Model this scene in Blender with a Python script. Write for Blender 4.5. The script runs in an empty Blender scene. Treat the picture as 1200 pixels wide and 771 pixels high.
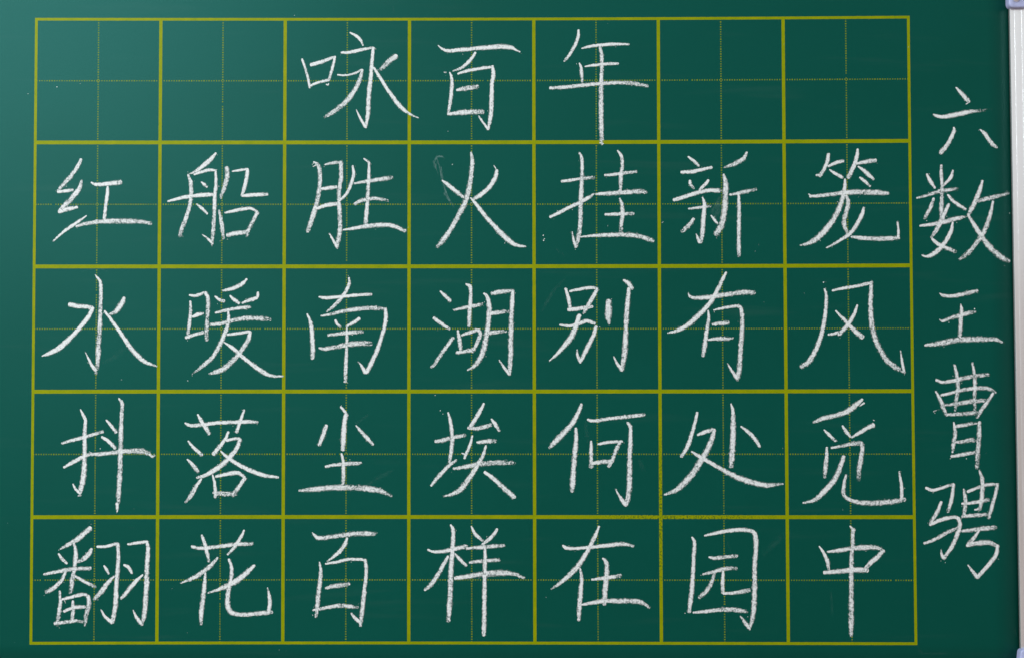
import bpy, bmesh, math, random
from mathutils import Matrix, Vector, noise

random.seed(7)
scene = bpy.context.scene
COL = scene.collection

# ------------------------------------------------------------------ camera
cam_data = bpy.data.cameras.new('camera')
cam_data.lens = 50.0
cam_data.sensor_width = 36.0
cam_data.clip_start = 0.05
cam_data.clip_end = 100.0
cam = bpy.data.objects.new('camera', cam_data)
COL.objects.link(cam)
cam.matrix_world = Matrix((
    (0.9999716762, 0.0013575429, 0.0074029606, 0.04049839),
    (0.0074450639, -0.0342003127, -0.9993872671, -1.13242531),
    (-0.0011035275, 0.9994140762, -0.0342094510, -0.0390855),
    (0, 0, 0, 1)))
scene.camera = cam

# ------------------------------------------------------------------ light
world = bpy.data.worlds.new('World')
scene.world = world
world.use_nodes = True
bg = world.node_tree.nodes['Background']
bg.inputs['Color'].default_value = (0.97, 0.985, 1.0, 1)      # pale overcast daylight
bg.inputs['Strength'].default_value = 0.70

wl = bpy.data.lights.new('window_light', 'AREA')             # soft daylight from high on the left
wl.shape = 'RECTANGLE'
wl.size = 1.3
wl.size_y = 0.9
wl.energy = 54
wl.color = (0.86, 0.96, 1.0)
wo = bpy.data.objects.new('window_light', wl)
COL.objects.link(wo)
wo.location = (-1.22, -1.80, 0.88)
wo.rotation_euler = (Vector((-0.3, 0, 0.1)) - wo.location).to_track_quat('-Z', 'Y').to_euler()

scene.cycles.caustics_reflective = False
scene.cycles.caustics_refractive = False
vs = scene.view_settings
vs.view_transform = 'Standard'
vs.look = 'None'
vs.exposure = 0.0
vs.gamma = 1.0
vs.use_curve_mapping = False

# ------------------------------------------------------------------ helpers
def empty(name, parent=None, loc=(0, 0, 0)):
    o = bpy.data.objects.new(name, None)
    COL.objects.link(o)
    o.location = loc
    o.empty_display_size = 0.02
    if parent: o.parent = parent
    return o

def mesh_obj(name, verts, faces, mat, parent=None, smooth=False):
    me = bpy.data.meshes.new(name)
    me.from_pydata(verts, [], faces)
    me.materials.append(mat)
    if smooth:
        me.polygons.foreach_set('use_smooth', [True] * len(me.polygons))
    me.update()
    o = bpy.data.objects.new(name, me)
    COL.objects.link(o)
    if parent: o.parent = parent
    return o

def bm_obj(name, bm, mat, parent=None, smooth=False):
    me = bpy.data.meshes.new(name)
    bmesh.ops.recalc_face_normals(bm, faces=bm.faces)
    bm.to_mesh(me)
    bm.free()
    me.materials.append(mat)
    if smooth:
        me.polygons.foreach_set('use_smooth', [True] * len(me.polygons))
        try: me.set_sharp_from_angle(angle=math.radians(40))
        except Exception: pass
    o = bpy.data.objects.new(name, me)
    COL.objects.link(o)
    if parent: o.parent = parent
    return o

class NT:
    """small node tree writer"""
    def __init__(s, name):
        s.mat = bpy.data.materials.new(name)
        s.mat.use_nodes = True
        s.t = s.mat.node_tree
        s.b = s.t.nodes['Principled BSDF']
    def put(s, sock, v):
        if isinstance(v, bpy.types.NodeSocket): s.t.links.new(v, sock)
        elif v is not None: sock.default_value = v
    def bsdf(s, **k):
        for n, v in k.items(): s.put(s.b.inputs[n.replace('_', ' ')], v)
    def math(s, op, a, b=None, c=None, clamp=False):
        n = s.t.nodes.new('ShaderNodeMath'); n.operation = op; n.use_clamp = clamp
        for i, v in enumerate((a, b, c)): s.put(n.inputs[i], v)
        return n.outputs[0]
    def smooth(s, v, lo, hi, a=0.0, b=1.0):
        n = s.t.nodes.new('ShaderNodeMapRange'); n.interpolation_type = 'SMOOTHSTEP'
        for i, q in enumerate((v, lo, hi, a, b)): s.put(n.inputs[i], q)
        return n.outputs[0]
    def lin(s, v, lo, hi, a=0.0, b=1.0):
        n = s.t.nodes.new('ShaderNodeMapRange')
        for i, q in enumerate((v, lo, hi, a, b)): s.put(n.inputs[i], q)
        return n.outputs[0]
    def coord(s, out='Object'):
        return s.t.nodes.new('ShaderNodeTexCoord').outputs[out]
    def pos(s):
        return s.t.nodes.new('ShaderNodeNewGeometry').outputs['Position']
    def mapping(s, v, scale=(1, 1, 1), rot=(0, 0, 0), loc=(0, 0, 0)):
        n = s.t.nodes.new('ShaderNodeMapping')
        s.put(n.inputs[0], v); n.inputs['Location'].default_value = loc
        n.inputs['Rotation'].default_value = rot; n.inputs['Scale'].default_value = scale
        return n.outputs[0]
    def noise(s, v, scale, detail=2.0, rough=0.5, dist=0.0):
        n = s.t.nodes.new('ShaderNodeTexNoise')
        s.put(n.inputs['Vector'], v); n.inputs['Scale'].default_value = scale
        n.inputs['Detail'].default_value = detail; n.inputs['Roughness'].default_value = rough
        n.inputs['Distortion'].default_value = dist
        return n.outputs['Fac']
    def mix(s, f, a, b):
        n = s.t.nodes.new('ShaderNodeMix'); n.data_type = 'RGBA'
        s.put(n.inputs[0], f); s.put(n.inputs[6], a); s.put(n.inputs[7], b)
        return n.outputs[2]
    def bump(s, h, strength, dist):
        n = s.t.nodes.new('ShaderNodeBump')
        n.inputs['Strength'].default_value = strength; n.inputs['Distance'].default_value = dist
        s.put(n.inputs['Height'], h)
        s.put(s.b.inputs['Normal'], n.outputs[0])
    def uv(s, name):
        n = s.t.nodes.new('ShaderNodeUVMap'); n.uv_map = name
        x = s.t.nodes.new('ShaderNodeSeparateXYZ'); s.t.links.new(n.outputs[0], x.inputs[0])
        return n.outputs[0], x.outputs[0], x.outputs[1]

# ------------------------------------------------------------------ materials
def make_board_material():
    m = NT('green_writing_surface'); P = m.pos()
    cloud = m.noise(m.mapping(P, (1, 1, 1.6)), 3.5, 4, 0.6, 0.6)      # wiped chalk film, very thin
    wipe = m.noise(m.mapping(P, (2.0, 1, 26), (0, 0.5, 0)), 3.0, 3, 0.6, 0.3)
    grain = m.noise(P, 900, 2, 0.6)
    base = m.mix(m.lin(cloud, 0.3, 0.7), (0.0000, 0.0515, 0.0355, 1), (0.0001, 0.0575, 0.0415, 1))
    film = m.math('MULTIPLY', m.smooth(wipe, 0.56, 0.80), 0.007)
    film = m.math('ADD', film, m.math('MULTIPLY', m.smooth(m.noise(P, 420, 3, 0.7), 0.70, 0.80), 0.016))
    base = m.mix(film, base, (0.75, 0.78, 0.76, 1))
    m.bsdf(Base_Color=base, Roughness=m.lin(grain, 0.3, 0.7, 0.39, 0.46))
    m.bsdf(Specular_IOR_Level=0.22, Specular_Tint=(0.34, 0.95, 0.92, 1))
    m.bump(grain, 0.10, 0.0004)
    return m.mat

def make_print_material():
    m = NT('yellow_printed_line'); P = m.pos()
    n1 = m.noise(P, 700, 2, 0.7); n2 = m.noise(P, 60, 3, 0.6)
    col = m.mix(m.lin(n2, 0.3, 0.7), (0.190, 0.232, 0.000, 1), (0.250, 0.270, 0.000, 1))
    # speckled, half rubbed-off print round one crossing low on the right
    d = m.t.nodes.new('ShaderNodeVectorMath'); d.operation = 'DISTANCE'
    m.put(d.inputs[0], P); d.inputs[1].default_value = (0.165, 0, -0.148)
    wear = m.smooth(d.outputs['Value'], 0.015, 0.085, 0.75, 0.0)
    pit = m.math('MULTIPLY', m.smooth(n1, 0.50, 0.60), m.math('ADD', wear, 0.10), clamp=True)
    col = m.mix(pit, col, (0.02, 0.075, 0.012, 1))
    m.bsdf(Base_Color=col, Roughness=0.42, Specular_IOR_Level=0.10, Specular_Tint=(0.75, 0.9, 0.6, 1))
    m.bump(n1, 0.2, 0.0003)
    return m.mat

def make_chalk_material():
    m = NT('white_chalk'); P = m.pos()
    uvv, U, V = m.uv('along')
    _, G, E = m.uv('wear')
    av = m.math('ABSOLUTE', V)
    fine = m.noise(P, 1150, 2, 0.7)
    mid = m.noise(P, 450, 2, 0.6)
    broad = m.noise(P, 70, 2, 0.5)
    streak = m.noise(m.mapping(uvv, (0.10, 3.2, 1)), 1.0, 3, 0.65)
    n = m.math('ADD', m.math('MULTIPLY', m.math('SUBTRACT', fine, 0.5), 1.3), m.math('MULTIPLY', m.math('SUBTRACT', mid, 0.5), 0.9))
    n = m.math('ADD', n, m.math('MULTIPLY', m.math('SUBTRACT', streak, 0.5), 0.6))
    body = m.math('MULTIPLY', m.math('SUBTRACT', 1.0, av), 1.65, clamp=True)      # thins out at both edges
    g2 = m.math('MULTIPLY', G, m.lin(broad, 0.35, 0.62, 0.25, 1.35))
    g2 = m.math('ADD', g2, m.math('MULTIPLY', m.math('SUBTRACT', 1.0, E), m.math('ADD', m.math('MULTIPLY', G, 1.0), 0.25)))
    amp = m.math('ADD', 0.95, m.math('MULTIPLY', g2, 0.85))
    q = m.math('ADD', m.math('SUBTRACT', body, m.math('MULTIPLY', g2, 0.36)), m.math('MULTIPLY', n, amp))
    q = m.math('SUBTRACT', q, m.smooth(G, 0.85, 1.3, 0.0, 0.55))
    alpha = m.smooth(q, 0.02, 0.98)
    alpha = m.math('MULTIPLY', alpha, 0.96)
    dens = m.lin(m.math('SUBTRACT', m.math('ADD', q, m.math('MULTIPLY', broad, 0.3)), m.math('MULTIPLY', G, 0.45)), -0.15, 0.95)
    col = m.mix(dens, (0.24, 0.30, 0.29, 1), (0.70, 0.715, 0.71, 1))
    m.bsdf(Base_Color=col, Roughness=0.95, Specular_IOR_Level=0.1, Alpha=alpha)
    m.bump(fine, 0.3, 0.0002)
    return m.mat

def make_smear_material():
    m = NT('rubbed_chalk_film'); P = m.pos()
    uvv, U, V = m.uv('along')
    _, G, E = m.uv('wear')
    av = m.math('ABSOLUTE', V)
    n = m.noise(m.mapping(uvv, (0.12, 2.0, 1)), 1.3, 4, 0.65)
    f = m.noise(P, 260, 3, 0.6)
    a = m.math('MULTIPLY', m.smooth(av, 1.0, 0.1), m.math('MULTIPLY', G, m.math('ADD', 0.15, m.math('ADD', m.smooth(n, 0.4, 0.7), m.smooth(f, 0.45, 0.75)))))
    a = m.math('MULTIPLY', a, E)
    m.bsdf(Base_Color=(0.34, 0.52, 0.50, 1), Roughness=0.95, Specular_IOR_Level=0.1, Alpha=a)
    return m.mat

def make_dust_material():
    m = NT('chalk_crumb')
    m.bsdf(Base_Color=(0.86, 0.88, 0.86, 1), Roughness=0.95, Specular_IOR_Level=0.1)
    return m.mat

def make_aluminium():
    m = NT('satin_aluminium'); P = m.pos()
    br = m.noise(m.mapping(P, (1, 1, 0.02)), 1400, 2, 0.6)
    spots = m.noise(P, 220, 3, 0.7)
    col = m.mix(m.smooth(spots, 0.66, 0.8), (0.92, 0.92, 0.925, 1), (0.6, 0.6, 0.58, 1))
    m.bsdf(Base_Color=col, Metallic=0.76, Roughness=m.lin(br, 0.3, 0.7, 0.17, 0.25))
    m.bump(br, 0.05, 0.0003)
    return m.mat

def make_plastic(name, c, r=0.42):
    m = NT(name); P = m.pos()
    n = m.noise(P, 300, 3, 0.6)
    col = m.mix(m.smooth(n, 0.35, 0.75), tuple(c) + (1,), tuple(q * 0.86 for q in c) + (1,))
    m.bsdf(Base_Color=col, Roughness=r)
    m.bump(n, 0.15, 0.0004)
    return m.mat

def make_wall_material(a=(0.62, 0.60, 0.56, 1), b=(0.70, 0.68, 0.64, 1)):
    m = NT('painted_plaster'); P = m.pos()
    n = m.noise(P, 5, 5, 0.6); f = m.noise(P, 160, 3, 0.6)
    m.bsdf(Base_Color=m.mix(n, a, b), Roughness=0.85)
    m.bump(f, 0.3, 0.002)
    return m.mat

def make_ground_material():
    m = NT('worn_tan_concrete'); P = m.pos()
    n = m.noise(P, 1.2, 6, 0.65); f = m.noise(P, 60, 4, 0.7)
    m.bsdf(Base_Color=m.mix(n, (0.42, 0.31, 0.27, 1), (0.58, 0.45, 0.40, 1)), Roughness=0.85)
    m.bump(f, 0.3, 0.004)
    return m.mat

M_BOARD = make_board_material(); M_PRINT = make_print_material(); M_CHALK = make_chalk_material()
M_SMEAR = make_smear_material(); M_DUST = make_dust_material(); M_ALU = make_aluminium()
M_CAP = make_plastic('lavender_grey_plastic', (0.40, 0.43, 0.66))
M_GAP_SHADE = make_plastic('dark_gap_shade', (0.012, 0.018, 0.014), 0.7)  # near-black colour standing in for shade in the gap beside the rails
M_SCREW = make_plastic('bright_steel', (0.8, 0.8, 0.86), 0.3)
M_SCREW.node_tree.nodes['Principled BSDF'].inputs['Metallic'].default_value = 0.9
M_BACK = make_plastic('fibreboard_back', (0.28, 0.20, 0.13), 0.8)

# ------------------------------------------------------------------ traced data, in tenths of a millimetre on the board
# every stroke: runs of [wear, x, z, width, x, z, width, ...]
CHARACTERS = [
 ('white chalk character 咏 (chant), first of the three title characters', [
  [[25,-1362,2163,19,-1335,2087,21,-1311,1999,23,-1299,1933,24]],
  [[25,-1290,2117,32,-1210,2140,32,-1130,2170,27,-1095,2181,21],[25,-1099,2176,21,-1119,2086,24,-1147,1992,27]],
  [[25,-1299,1946,21,-1236,1973,24,-1145,1994,27],[25,-1167,1959,11,-1153,1951,12,-1148,1967,9]],
  [[25,-977,2377,13,-928,2350,24,-890,2313,27,-873,2273,16]],
  [[25,-1046,2216,21,-983,2217,27,-890,2237,29,-794,2255,21],[25,-790,2253,27,-799,2159,29,-810,2012,35,-825,1864,37,-833,1717,37,-846,1610,21],[25,-849,1613,29,-878,1657,24,-909,1718,16,-926,1755,7]],
  [[25,-1076,2036,13,-1010,2032,16,-936,2049,19,-883,2076,19],[60,-880,2076,24,-896,2005,35,-943,1905,40,-1002,1827,45,-1075,1761,43,-1142,1715,35,-1179,1694,27]],
  [[70,-607,2188,45,-657,2148,45,-716,2092,40,-756,2068,21]],
  [[25,-786,2092,19,-743,2025,27,-676,1918,29,-609,1824,37,-556,1763,35,-489,1714,19,-426,1687,11]],
 ]),
 ('white chalk character 百 (hundred), second of the three title characters', [
  [[25,-270,2271,8,-236,2244,21,-190,2228,29,-83,2235,35,37,2246,35,143,2254,40,250,2259,43,316,2252,35,356,2233,19,386,2217,21]],
  [[25,30,2213,19,3,2170,29,-43,2119,29,-97,2083,24,-152,2063,11]],
  [[25,-176,2053,13,-159,1996,27,-163,1889,32,-176,1796,29,-187,1716,24]],
  [[25,-110,2043,19,-30,2066,27,63,2083,27,156,2096,29],[25,167,2103,24,174,2036,35,163,1955,35,160,1848,37,156,1742,37,146,1661,35,132,1592,19],[25,130,1595,24,96,1642,19,63,1691,16,56,1704,8]],
  [[50,-120,1909,19,-70,1919,40,-3,1929,43,47,1938,43]],
  [[50,-190,1716,21,-110,1725,40,-17,1733,43,90,1735,45]],
  [[25,-220,2053,12,-206,2053,12]],
 ]),
 ('white chalk character 年 (year), last of the three title characters, its stem crossing the printed line', [
  [[25,858,2393,16,855,2342,27,832,2275,29,795,2208,27,744,2141,24]],
  [[25,882,2244,11,942,2258,24,1035,2270,27,1141,2278,27,1261,2276,21]],
  [[25,864,2125,11,877,2087,27,882,2034,29,885,1974,19]],
  [[25,908,2097,11,981,2108,24,1074,2118,27,1174,2120,24]],
  [[50,628,1925,27,728,1930,32,861,1943,32,1007,1957,32,1140,1966,32,1273,1963,35,1353,1950,35,1408,1939,32]],
  [[50,1028,2261,21,1041,2194,32,1043,2087,32,1038,1966,37,1036,1820,40,1036,1686,40,1038,1579,40,1040,1473,35]],
 ]),
 ('white chalk character 六 (six), topmost in the signature column by the right rail', [
  [[25,3873,1920,12,3904,1887,30,3943,1842,37,3973,1806,35],[25,3951,1786,9,3969,1798,9]],
  [[20,3691,1703,18,3725,1690,28,3769,1685,32,3840,1696,39,3919,1712,39,3999,1729,39],[110,3999,1729,35,4061,1731,30,4114,1739,26,4154,1748,14]],
  [[25,3852,1598,18,3853,1571,30,3829,1514,34,3793,1456,34,3744,1394,39]],
  [[25,4059,1582,9,4094,1553,30,4128,1504,32,4163,1460,35,4194,1437,21]],
 ]),
 ('white chalk character 红 (red), first in the second row', [
  [[50,-3132,1360,24,-3156,1309,35,-3208,1229,35,-3268,1163,37,-3317,1107,27],[25,-3317,1099,24,-3254,1105,29,-3198,1115,29]],
  [[50,-3125,1189,19,-3147,1122,40,-3207,1043,43,-3266,983,43,-3306,943,29],[25,-3306,936,29,-3239,960,40,-3157,976,24]],
  [[25,-3085,906,11,-3145,863,24,-3224,809,29,-3284,763,21,-3350,703,16]],
  [[25,-3048,1173,16,-3008,1157,29,-2921,1162,35,-2812,1175,45]],
  [[25,-2917,1138,21,-2920,1069,32,-2933,975,29,-2941,879,32]],
  [[60,-3165,820,21,-3092,843,32,-2972,860,37,-2839,862,43,-2706,862,43,-2626,855,37,-2568,844,37]],
 ]),
 ('white chalk character 船 (boat), between the characters for red and surpass', [
  [[25,-2050,1407,16,-2089,1360,37,-2149,1307,37,-2215,1260,24,-2262,1241,11]],
  [[50,-2272,1234,19,-2251,1174,35,-2247,1081,37,-2260,974,37,-2293,868,37,-2319,801,35,-2336,741,35]],
  [[25,-2222,1236,19,-2169,1254,27,-2102,1271,29,-2049,1267,19],[50,-2051,1260,21,-2048,1160,29,-2057,1054,32,-2060,934,35,-2066,814,35,-2075,708,35,-2077,665,19],[25,-2072,681,24,-2112,721,19,-2155,754,8]],
  [[25,-2165,1174,13,-2141,1154,29,-2121,1134,24]],
  [[25,-2200,998,13,-2160,963,29,-2116,920,21]],
  [[25,-2433,1021,16,-2354,1041,27,-2274,1058,32,-2167,1070,35,-2074,1074,35]],
  [[60,-1962,1293,32,-1958,1227,43,-1975,1147,40,-2008,1047,32]],
  [[25,-1918,1260,13,-1862,1269,21,-1796,1277,24],[25,-1796,1277,29,-1802,1213,32,-1822,1120,32,-1839,1064,27],[25,-1835,1064,24,-1768,1069,32,-1688,1073,32,-1635,1077,29]],
  [[60,-2023,947,16,-2007,880,32,-1995,801,35,-1986,721,29]],
  [[25,-1976,927,16,-1914,940,27,-1834,956,29,-1768,962,27,-1708,930,24],[60,-1714,930,32,-1747,867,35,-1780,800,35,-1800,740,29]],
  [[50,-1955,747,32,-1886,763,40,-1793,774,40]],
 ]),
 ('white chalk character 胜 (surpass), third in the second row', [
  [[50,-1265,1334,16,-1229,1305,32,-1213,1225,37,-1218,1132,37,-1235,1025,40,-1261,932,43,-1287,852,43,-1313,779,45],[25,-1269,1298,11,-1249,1308,13]],
  [[80,-1180,1312,13,-1116,1325,27,-1036,1334,27],[60,-1047,1331,37,-1045,1225,37,-1058,1118,37,-1064,1025,37],[60,-1062,1005,35,-1055,905,40,-1054,799,43,-1063,719,40,-1074,646,35],[25,-1077,659,32,-1107,706,21,-1137,759,16]],
  [[25,-1198,1118,27,-1142,1125,32,-1082,1134,29]],
  [[25,-1234,961,24,-1168,985,35,-1068,1001,32]],
  [[25,-953,1302,19,-945,1238,27,-965,1158,29,-1002,1078,27,-1068,1014,24]],
  [[60,-940,1160,19,-863,1174,27,-770,1188,35,-637,1208,37]],
  [[25,-863,1360,13,-823,1331,27],[40,-821,1328,19,-823,1237,27,-829,1104,32,-838,971,35,-851,812,37]],
  [[60,-935,995,27,-889,1022,29,-796,1040,32,-723,1035,32,-670,1021,27]],
  [[40,-1028,789,13,-955,799,27,-849,816,35,-742,827,40,-663,827,37,-596,808,35,-530,778,32]],
 ]),
 ('white chalk character 火 (fire), four strokes beside a faint rubbed smear', [
  [[25,-235,1183,13,-191,1150,32,-125,1096,35,-65,1049,29]],
  [[25,201,1265,27,187,1202,37,141,1129,37,74,1069,37,8,1029,27],[25,178,1302,8,197,1273,11]],
  [[50,-5,1409,16,4,1342,37,-3,1236,40,-19,1129,45,-52,1010,45,-105,903,42,-165,797,42,-224,711,45,-277,651,32]],
  [[25,-8,1043,13,48,976,32,127,876,34,207,790,40,286,710,42,353,666,32,432,653,16]],
 ]),
 ('white chalk character 挂 (hang), beside the character for fire in the second row', [
  [[25,719,1174,24,779,1181,27,865,1194,27],[60,869,1194,24,925,1200,32,978,1204,29]],
  [[50,862,1404,16,881,1354,29,883,1260,32,877,1127,37,871,994,37,868,861,37,857,755,40,833,649,29],[25,833,649,29,815,702,24,802,769,11]],
  [[25,626,889,24,699,922,27,778,965,29,871,1008,32,938,1047,32,977,1074,13]],
  [[50,1064,1223,19,1124,1227,27,1217,1240,29,1316,1250,32]],
  [[50,1167,1420,13,1197,1373,29,1204,1300,32,1193,1206,37,1187,1100,34]],
  [[50,991,1071,16,1044,1074,32,1150,1080,37,1256,1087,40,1349,1093,42,1395,1084,34]],
  [[50,1183,1036,19,1200,987,29,1205,914,34,1195,834,34,1191,771,32]],
  [[60,1067,908,24,1136,910,29,1229,914,32,1292,914,32]],
  [[50,870,729,13,950,737,24,1043,742,32,1149,747,40,1255,744,42,1347,731,40,1446,698,40]],
 ]),
 ('white chalk character 新 (new), with a rubbed smudge between its two halves', [
  [[25,1731,1369,16,1768,1341,27,1814,1296,27]],
  [[25,1675,1245,24,1754,1249,32,1834,1265,29,1918,1285,27]],
  [[25,1743,1179,19,1747,1149,29,1774,1115,24]],
  [[25,1891,1181,21,1863,1145,29,1817,1101,24]],
  [[25,1614,1022,29,1700,1048,34,1793,1079,34,1899,1099,34,1985,1098,37]],
  [[60,1733,953,19,1806,962,24,1872,970,26,1909,972,24]],
  [[30,1843,1043,13,1859,986,32,1852,899,37,1845,807,37,1838,727,37,1824,685,32],[25,1820,685,32,1804,714,24,1791,751,11]],
  [[50,1772,873,26,1739,827,37,1679,770,34]],
  [[25,1911,899,11,1935,866,24,1964,833,19]],
  [[50,2199,1404,19,2175,1357,37,2113,1318,40,2066,1298,34,2017,1284,16]],
  [[50,2013,1225,24,2029,1151,45,2025,1045,48,2018,939,50,1997,833,50,1950,747,50]],
  [[70,2061,1065,19,2111,1072,26,2191,1091,34,2270,1107,34]],
  [[40,2131,1078,21,2134,965,32,2132,833,34,2130,700,34,2130,574,37]],
 ]),
 ('white chalk character 笼 (lantern), last in the second row', [
  [[25,2851,1389,26,2842,1336,32,2819,1276,32,2778,1214,34],[25,2752,1219,19,2774,1223,21]],
  [[25,2850,1289,19,2901,1316,29,2967,1336,32]],
  [[25,2858,1263,13,2907,1229,29,2959,1200,32]],
  [[25,3083,1426,21,3078,1375,32,3053,1295,37,3006,1200,40]],
  [[25,3073,1311,21,3139,1325,34,3225,1338,37]],
  [[25,3086,1289,13,3139,1249,34,3207,1186,29]],
  [[25,3098,1200,16,3138,1169,29,3180,1129,21]],
  [[50,2700,1050,24,2766,1054,29,2886,1067,34,2991,1080,42,3097,1083,45,3216,1080,45,3322,1072,34],[25,2690,1068,11,2707,1057,13]],
  [[40,2979,1187,19,2979,1123,32,2954,1017,40,2904,897,45,2830,791,48,2750,712,48,2684,675,32,2620,659,16]],
  [[50,2989,1056,21,3004,1003,37,2987,924,40,2969,831,40,2995,758,34],[50,3025,727,18,3094,718,34,3199,711,40,3292,711,40,3404,717,34],[25,3398,721,26,3401,777,21,3395,846,16]],
  [[25,3126,961,16,3115,910,34,3075,831,34,3022,758,32,2948,705,26,2882,665,21,2826,638,13]],
 ]),
 ('white chalk character 水 (water), first in the third row', [
  [[25,-3216,197,35,-3152,184,37,-3032,173,37],[20,-3030,168,35,-3058,104,37,-3130,12,37,-3203,-68,40,-3282,-140,45,-3361,-187,37,-3430,-213,13]],
  [[60,-3011,433,8,-2994,412,19,-2968,370,29,-2964,263,32,-2968,131,37,-2971,-2,40,-2979,-134,45,-2982,-240,42,-2988,-319,35],[25,-2994,-346,24,-2994,-359,13],[25,-2999,-327,32,-3035,-280,27,-3062,-227,16,-3085,-180,7]],
  [[40,-2776,250,27,-2800,197,43,-2846,137,40,-2892,117,24]],
  [[25,-2932,144,19,-2872,64,29,-2805,-28,32,-2737,-128,37,-2670,-207,40,-2604,-260,32,-2511,-296,16]],
 ]),
 ('white chalk character 暖 (warm), second in the third row', [
  [[50,-2248,220,19,-2244,156,27,-2251,64,32,-2264,-42,29]],
  [[25,-2255,269,16,-2202,265,27,-2136,291,24],[60,-2129,291,27,-2105,236,35,-2108,130,37,-2114,24,37,-2116,-89,37]],
  [[25,-2228,97,21,-2188,114,35,-2145,123,27]],
  [[25,-2280,-69,27,-2227,-49,29,-2144,-27,32]],
  [[25,-1798,397,19,-1837,357,32,-1910,321,32,-1990,304,19]],
  [[25,-2049,259,16,-2019,235,27,-1979,219,32]],
  [[25,-1930,264,16,-1897,233,32,-1857,206,29]],
  [[25,-1707,291,19,-1717,248,29,-1777,228,32,-1833,206,19]],
  [[50,-2046,129,19,-1976,145,27,-1883,162,29,-1770,175,35]],
  [[60,-2084,34,32,-2002,43,35,-1896,70,37,-1790,87,40,-1683,83,42,-1610,73,40]],
  [[50,-1942,136,19,-1942,63,34,-1968,-30,37,-2007,-122,37,-2066,-221,37,-2145,-294,32,-2227,-357,13]],
  [[25,-1948,-45,21,-1868,-36,27,-1776,-21,27],[50,-1769,-23,32,-1782,-83,37,-1835,-169,40,-1907,-254,45,-1999,-327,48,-2092,-357,21]],
  [[20,-1974,-106,11,-1908,-151,32,-1828,-221,32,-1735,-294,37,-1655,-347,37,-1588,-374,26,-1502,-376,16]],
 ]),
 ('white chalk character 南 (south), third in the third row', [
  [[25,-1219,254,13,-1165,245,27,-1059,254,27,-927,267,27,-801,273,29]],
  [[40,-980,406,16,-980,353,29,-1020,274,32,-1086,194,32,-1158,135,16]],
  [[30,-1314,118,13,-1284,49,32,-1273,-57,37,-1267,-163,37,-1270,-235,34]],
  [[60,-1202,102,16,-1125,115,27,-1019,141,32,-900,157,37,-794,165,40,-695,157,34],[20,-691,157,27,-684,101,32,-694,22,32,-725,-84,34,-767,-203,37,-839,-348,37],[25,-846,-348,32,-872,-302,26,-906,-262,11]],
  [[25,-1088,69,19,-1072,38,29,-1045,12,21]],
  [[25,-896,82,29,-939,51,29,-999,19,21]],
  [[60,-1145,-50,24,-1072,-41,32,-966,-28,37,-870,-24,34]],
  [[60,-1217,-152,16,-1164,-159,34,-1058,-139,42,-926,-117,48,-800,-117,42]],
  [[40,-996,12,13,-995,-57,24,-997,-163,26,-1002,-269,32,-1007,-420,34]],
 ]),
 ('white chalk character 湖 (lake), middle of the third row', [
  [[25,-250,296,16,-211,259,32,-171,219,32]],
  [[30,-303,85,26,-244,41,32,-177,-3,26]],
  [[50,-148,-72,29,-191,-131,32,-244,-204,32,-296,-283,32,-323,-306,24]],
  [[60,-140,147,19,-58,166,29,34,182,34,87,195,34]],
  [[40,-45,354,19,-12,332,32,-8,259,29,-16,140,34,-21,18,32]],
  [[25,-111,-16,19,-98,-85,32,-87,-177,32]],
  [[25,-78,-52,21,-19,-32,32,41,-12,34],[50,54,-12,37,67,-45,34,41,-118,34,8,-184,29]],
  [[50,-122,-191,29,-58,-180,37,21,-164,37]],
  [[40,97,279,16,120,259,29,140,179,40,134,60,42,114,-72,45,87,-191,45,34,-283,37,-32,-329,16]],
  [[60,160,278,32,233,292,37,332,301,37],[50,328,298,32,323,205,37,315,73,40,312,-72,42,309,-217,42,299,-363,37],[25,299,-360,26,259,-310,24,219,-250,13]],
  [[60,153,120,37,220,129,37,288,137,34]],
  [[60,140,-35,32,193,-26,37,272,-22,29]],
 ]),
 ('white chalk character 别 (different), beside the character for lake', [
  [[25,748,317,21,770,244,32,787,158,29]],
  [[25,783,295,19,856,311,26,949,324,29,1002,317,26],[40,999,308,32,962,244,34,909,152,34,889,119,21]],
  [[30,770,149,32,856,158,34,961,174,29]],
  [[25,703,30,19,776,20,26,855,39,32,921,59,32,981,39,29],[20,990,13,29,967,-60,34,921,-152,37,865,-268,29],[25,865,-258,32,844,-218,24,839,-168,13]],
  [[20,858,105,37,835,33,42,796,-60,45,736,-139,40,670,-211,26,619,-255,11]],
  [[60,1090,220,45,1091,165,53,1089,85,50,1097,26,19]],
  [[25,1211,383,21,1246,363,34,1279,316,37],[40,1253,317,34,1243,217,40,1232,85,42,1225,-60,42,1218,-192,48,1195,-331,40],[25,1195,-327,37,1158,-278,26,1129,-221,11]],
 ]),
 ('white chalk character 有 (have), sixth in the third row', [
  [[50,1725,276,11,1742,250,26,1802,240,32,1908,249,37,2040,269,40,2159,285,42,2254,282,37]],
  [[20,2028,444,19,1994,381,29,1954,296,34,1894,196,37,1814,111,40,1735,38,40,1642,-15,32,1560,-37,13]],
  [[30,1881,144,13,1887,84,26,1869,-35,34,1853,-140,40,1841,-219,32]],
  [[25,1927,144,13,2013,163,24,2125,179,24],[50,2112,179,24,2145,156,34,2153,57,37,2146,-75,40,2136,-206,42,2128,-325,42,2112,-411,32],[25,2112,-398,32,2069,-338,24,2034,-279,11]],
  [[60,1919,31,29,1972,37,37,2041,47,40]],
  [[40,1882,-90,18,1958,-82,32,2051,-82,32,2080,-75,16]],
 ]),
 ('white chalk character 风 (wind), last in the third row', [
  [[30,2807,310,16,2823,268,26,2818,149,32,2800,30,34,2770,-89,37,2723,-194,40,2677,-266,42,2617,-306,37]],
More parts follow.
